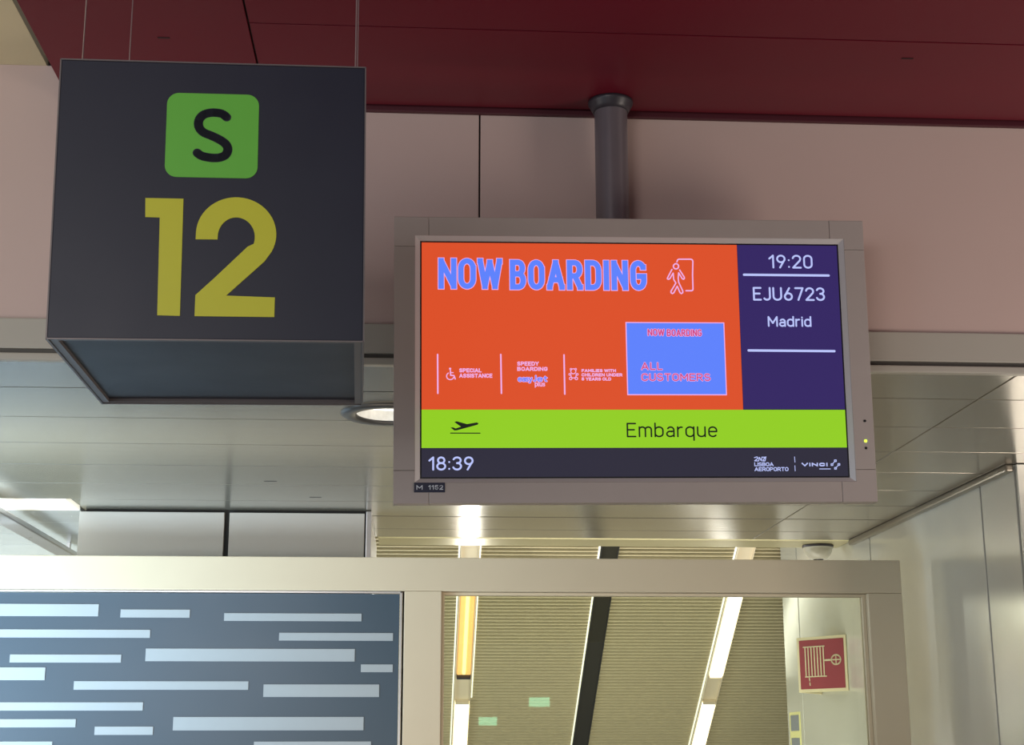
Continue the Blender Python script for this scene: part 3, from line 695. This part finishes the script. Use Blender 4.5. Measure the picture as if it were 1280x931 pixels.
# ================================================================== DOWNLIGHT
dl = empty('downlight', (DLX, DLY, H)); meta(dl, 'round recessed downlight with dark ring, half hidden behind the screen', 'ceiling light')
bm = bmesh.new(); lathe(bm, [(.095, .02), (.095, -.003), (.10, -.008), (.128, -.009), (.137, -.004), (.139, .0005)], 0, 0, 64); o = done('ring', bm, M['down_ring'], dl, True)
bm = bmesh.new(); lathe(bm, [(.0945, .0), (.090, .03), (.078, .06), (.055, .085), (.001, .092)], 0, 0, 48); o = done('reflector', bm, M['down_refl'], dl, True); o['label'] = 'bright faceted reflector'
bm = bmesh.new(); lathe(bm, [(.0005, .030), (.03, .028), (.06, .030), (.075, .026), (.089, .028)], 0, 0, 48); o = done('lens', bm, M['down_lamp'], dl, True); o['label'] = 'glowing textured lens'
ls = bpy.data.lights.new('downlight_glow', 'SPOT'); ls.energy = 10; ls.spot_size = math.radians(120); ls.shadow_soft_size = .07; ls.color = (1, .93, .8)
lo = bpy.data.objects.new('downlight_glow', ls); COL.objects.link(lo); lo.location = (0, 0, .02); lo.parent = dl
# ================================================================== DOME CAMERA
dm = empty('dome_camera', (1.885, 6.84, H)); dm.location.x = 1.86; meta(dm, 'small grey dome camera under the ceiling edge above the partition', 'camera')
bm = bmesh.new(); lathe(bm, [(.001, 0), (.07, 0), (.072, -.004), (.07, -.012), (.001, -.012)], 0, 0, 36); o = done('base_ring', bm, M['pole_dark'], dm); smooth_by_angle(o)
bm = bmesh.new(); lathe(bm, [(.068, -.012)]+[(.066*math.cos(a), -.014-.058*math.sin(a)) for a in [math.pi/2*i/8 for i in range(6)]]+[(.022, -.066), (.0, -.066)], 0, 0, 36); o = done('dome', bm, M['dome'], dm, True)
bm = bmesh.new(); lathe(bm, [(.024, -.0655), (.02, -.070), (.001, -.072)], 0, 0, 24); o = done('lens', bm, M['domelens'], dm, True)
# ================================================================== FIRE HOSE SIGN (projecting, two faces)
hs = empty('fire_hose_sign', (XW, 6.95, 1.86)); meta(hs, 'red projecting fire hose reel sign on the white wall behind glass', 'sign')
A = Vector((1.806, 7.10)); B = Vector((XW-.004, 6.865)); dA = (B-A); ln = dA.length; ang = math.atan2(dA.y, dA.x)
fc = bpy.data.objects.new('sign_plate', None)
R2 = Matrix.Translation((A.x, A.y, 1.86)) @ Matrix.Rotation(ang, 4, 'Z')
def hb(name, x0, x1, y0, y1, z0, z1, m, par=hs, bev=.0008):
    o = box(name, x0, x1, y0, y1, z0, z1, M[m], None, bev); o.data.transform(Matrix.Translation(-hs.location) @ R2); o.parent = par; return o
hh = .252
pl = hb('sign_plate', 0, ln, 0, .006, 0, hh, 'hosecream')
hb('red_face', .014, ln-.014, -.0012, .0004, .014, hh-.014, 'hosered', pl, 0)
bm = bmesh.new(); y = -.0024
fx = lambda x, z: (x/58*ln, hh-z/72*hh)
for i in range(7): ribbon(bm, [fx(10+i*3.6, 13.5), fx(10+i*3.6, 51)], .0062, y)
ribbon(bm, [fx(8, 13), fx(33, 13)], .005, y); ribbon(bm, [fx(9, 52), fx(34, 52)], .005, y)
ribbon(bm, [fx(33, 31.5), fx(40, 31.5)], .008, y)
ribbon(bm, [fx(46+5.4*math.cos(t*math.pi/10), 31.5+6.2*math.sin(t*math.pi/10)) for t in range(20)], .007, y, closed=True)
ribbon(bm, [fx(41, 31.5), fx(51, 31.5)], .005, y); ribbon(bm, [fx(46, 26), fx(46, 37)], .005, y)
ribbon(bm, [fx(13.5, 52), fx(14, 57)], .006, y); ribbon(bm, [fx(14, 60), fx(14.2, 63)], .006, y)
o = done('hose_symbol', bm, M['hosecream'], pl); o.data.transform(Matrix.Translation(-hs.location) @ R2); o['label'] = 'cream hose reel pictogram'
pl['label'] = 'cream edged plate turned towards the hall'
A2 = Vector((XW-.004, 7.335)); d3 = A2-A; R2 = Matrix.Translation((A.x, A.y, 1.86)) @ Matrix.Rotation(math.atan2(d3.y, d3.x), 4, 'Z')
hb('sign_plate', .004, d3.length, -.006, 0, 0, hh, 'hosecream')
# ================================================================== NOTICE on the wall
no = empty('wall_notice', (XW, 7.88, 1.62)); meta(no, 'pale yellow printed notice strip low on the white wall behind glass', 'notice')
box('sheet', -.0025, -.0005, -.11, .11, -.5, .17, M['notice'], no, 0)
for i, (z0_, z1_) in enumerate(((.075, .155), (-.03, .04), (-.16, -.08), (-.25, -.19), (-.4, -.3))):
    box('print_block', -.0035, -.002, -.085, .085, z0_, z1_, M['ngrey'], no, 0)
# ================================================================== FAR LEFT LIGHT STRIP AND RAIL
lp = box('light_panel', -4, -1.31, 5.715, 5.955, H-.002, H+.03, M['cream_lit'], bev=.002); meta(lp, 'long lit cream ceiling light strip left of the column box', 'ceiling light')
bm = bmesh.new(); bbox(bm, -1.585, -1.505, 5.4, 7.2, H-.075, H-.052, .004); bbox(bm, -1.565, -1.55, 5.5, 5.52, H-.055, H-.0005); bbox(bm, -1.565, -1.55, 6.9, 6.92, H-.055, H-.0005)
cr_ = done('ceiling_rail', bm, M['alu']); meta(cr_, 'silver ceiling rail running diagonally at far left above the partition', 'rail')
# ================================================================== EXIT SIGNS behind the viewer, mirrored in the glass
for x, y, z, lab in ((1.2, -3.0, 2.04, 'green lit exit sign, nearer one, mirrored in the glass'), (.81, -4.96, 1.90, 'green lit exit sign, farther one, mirrored in the glass')):
    e = empty('exit_sign', (x, y, z)); meta(e, lab, 'sign', 'exit signs mirrored in the glass')
    box('housing', -.11, .11, -.03, .03, -.045, .06, M['housing'], e, .004); box('lit_face', -.098, .098, .03, .034, -.04, .045, M['exitg'], e, .001)
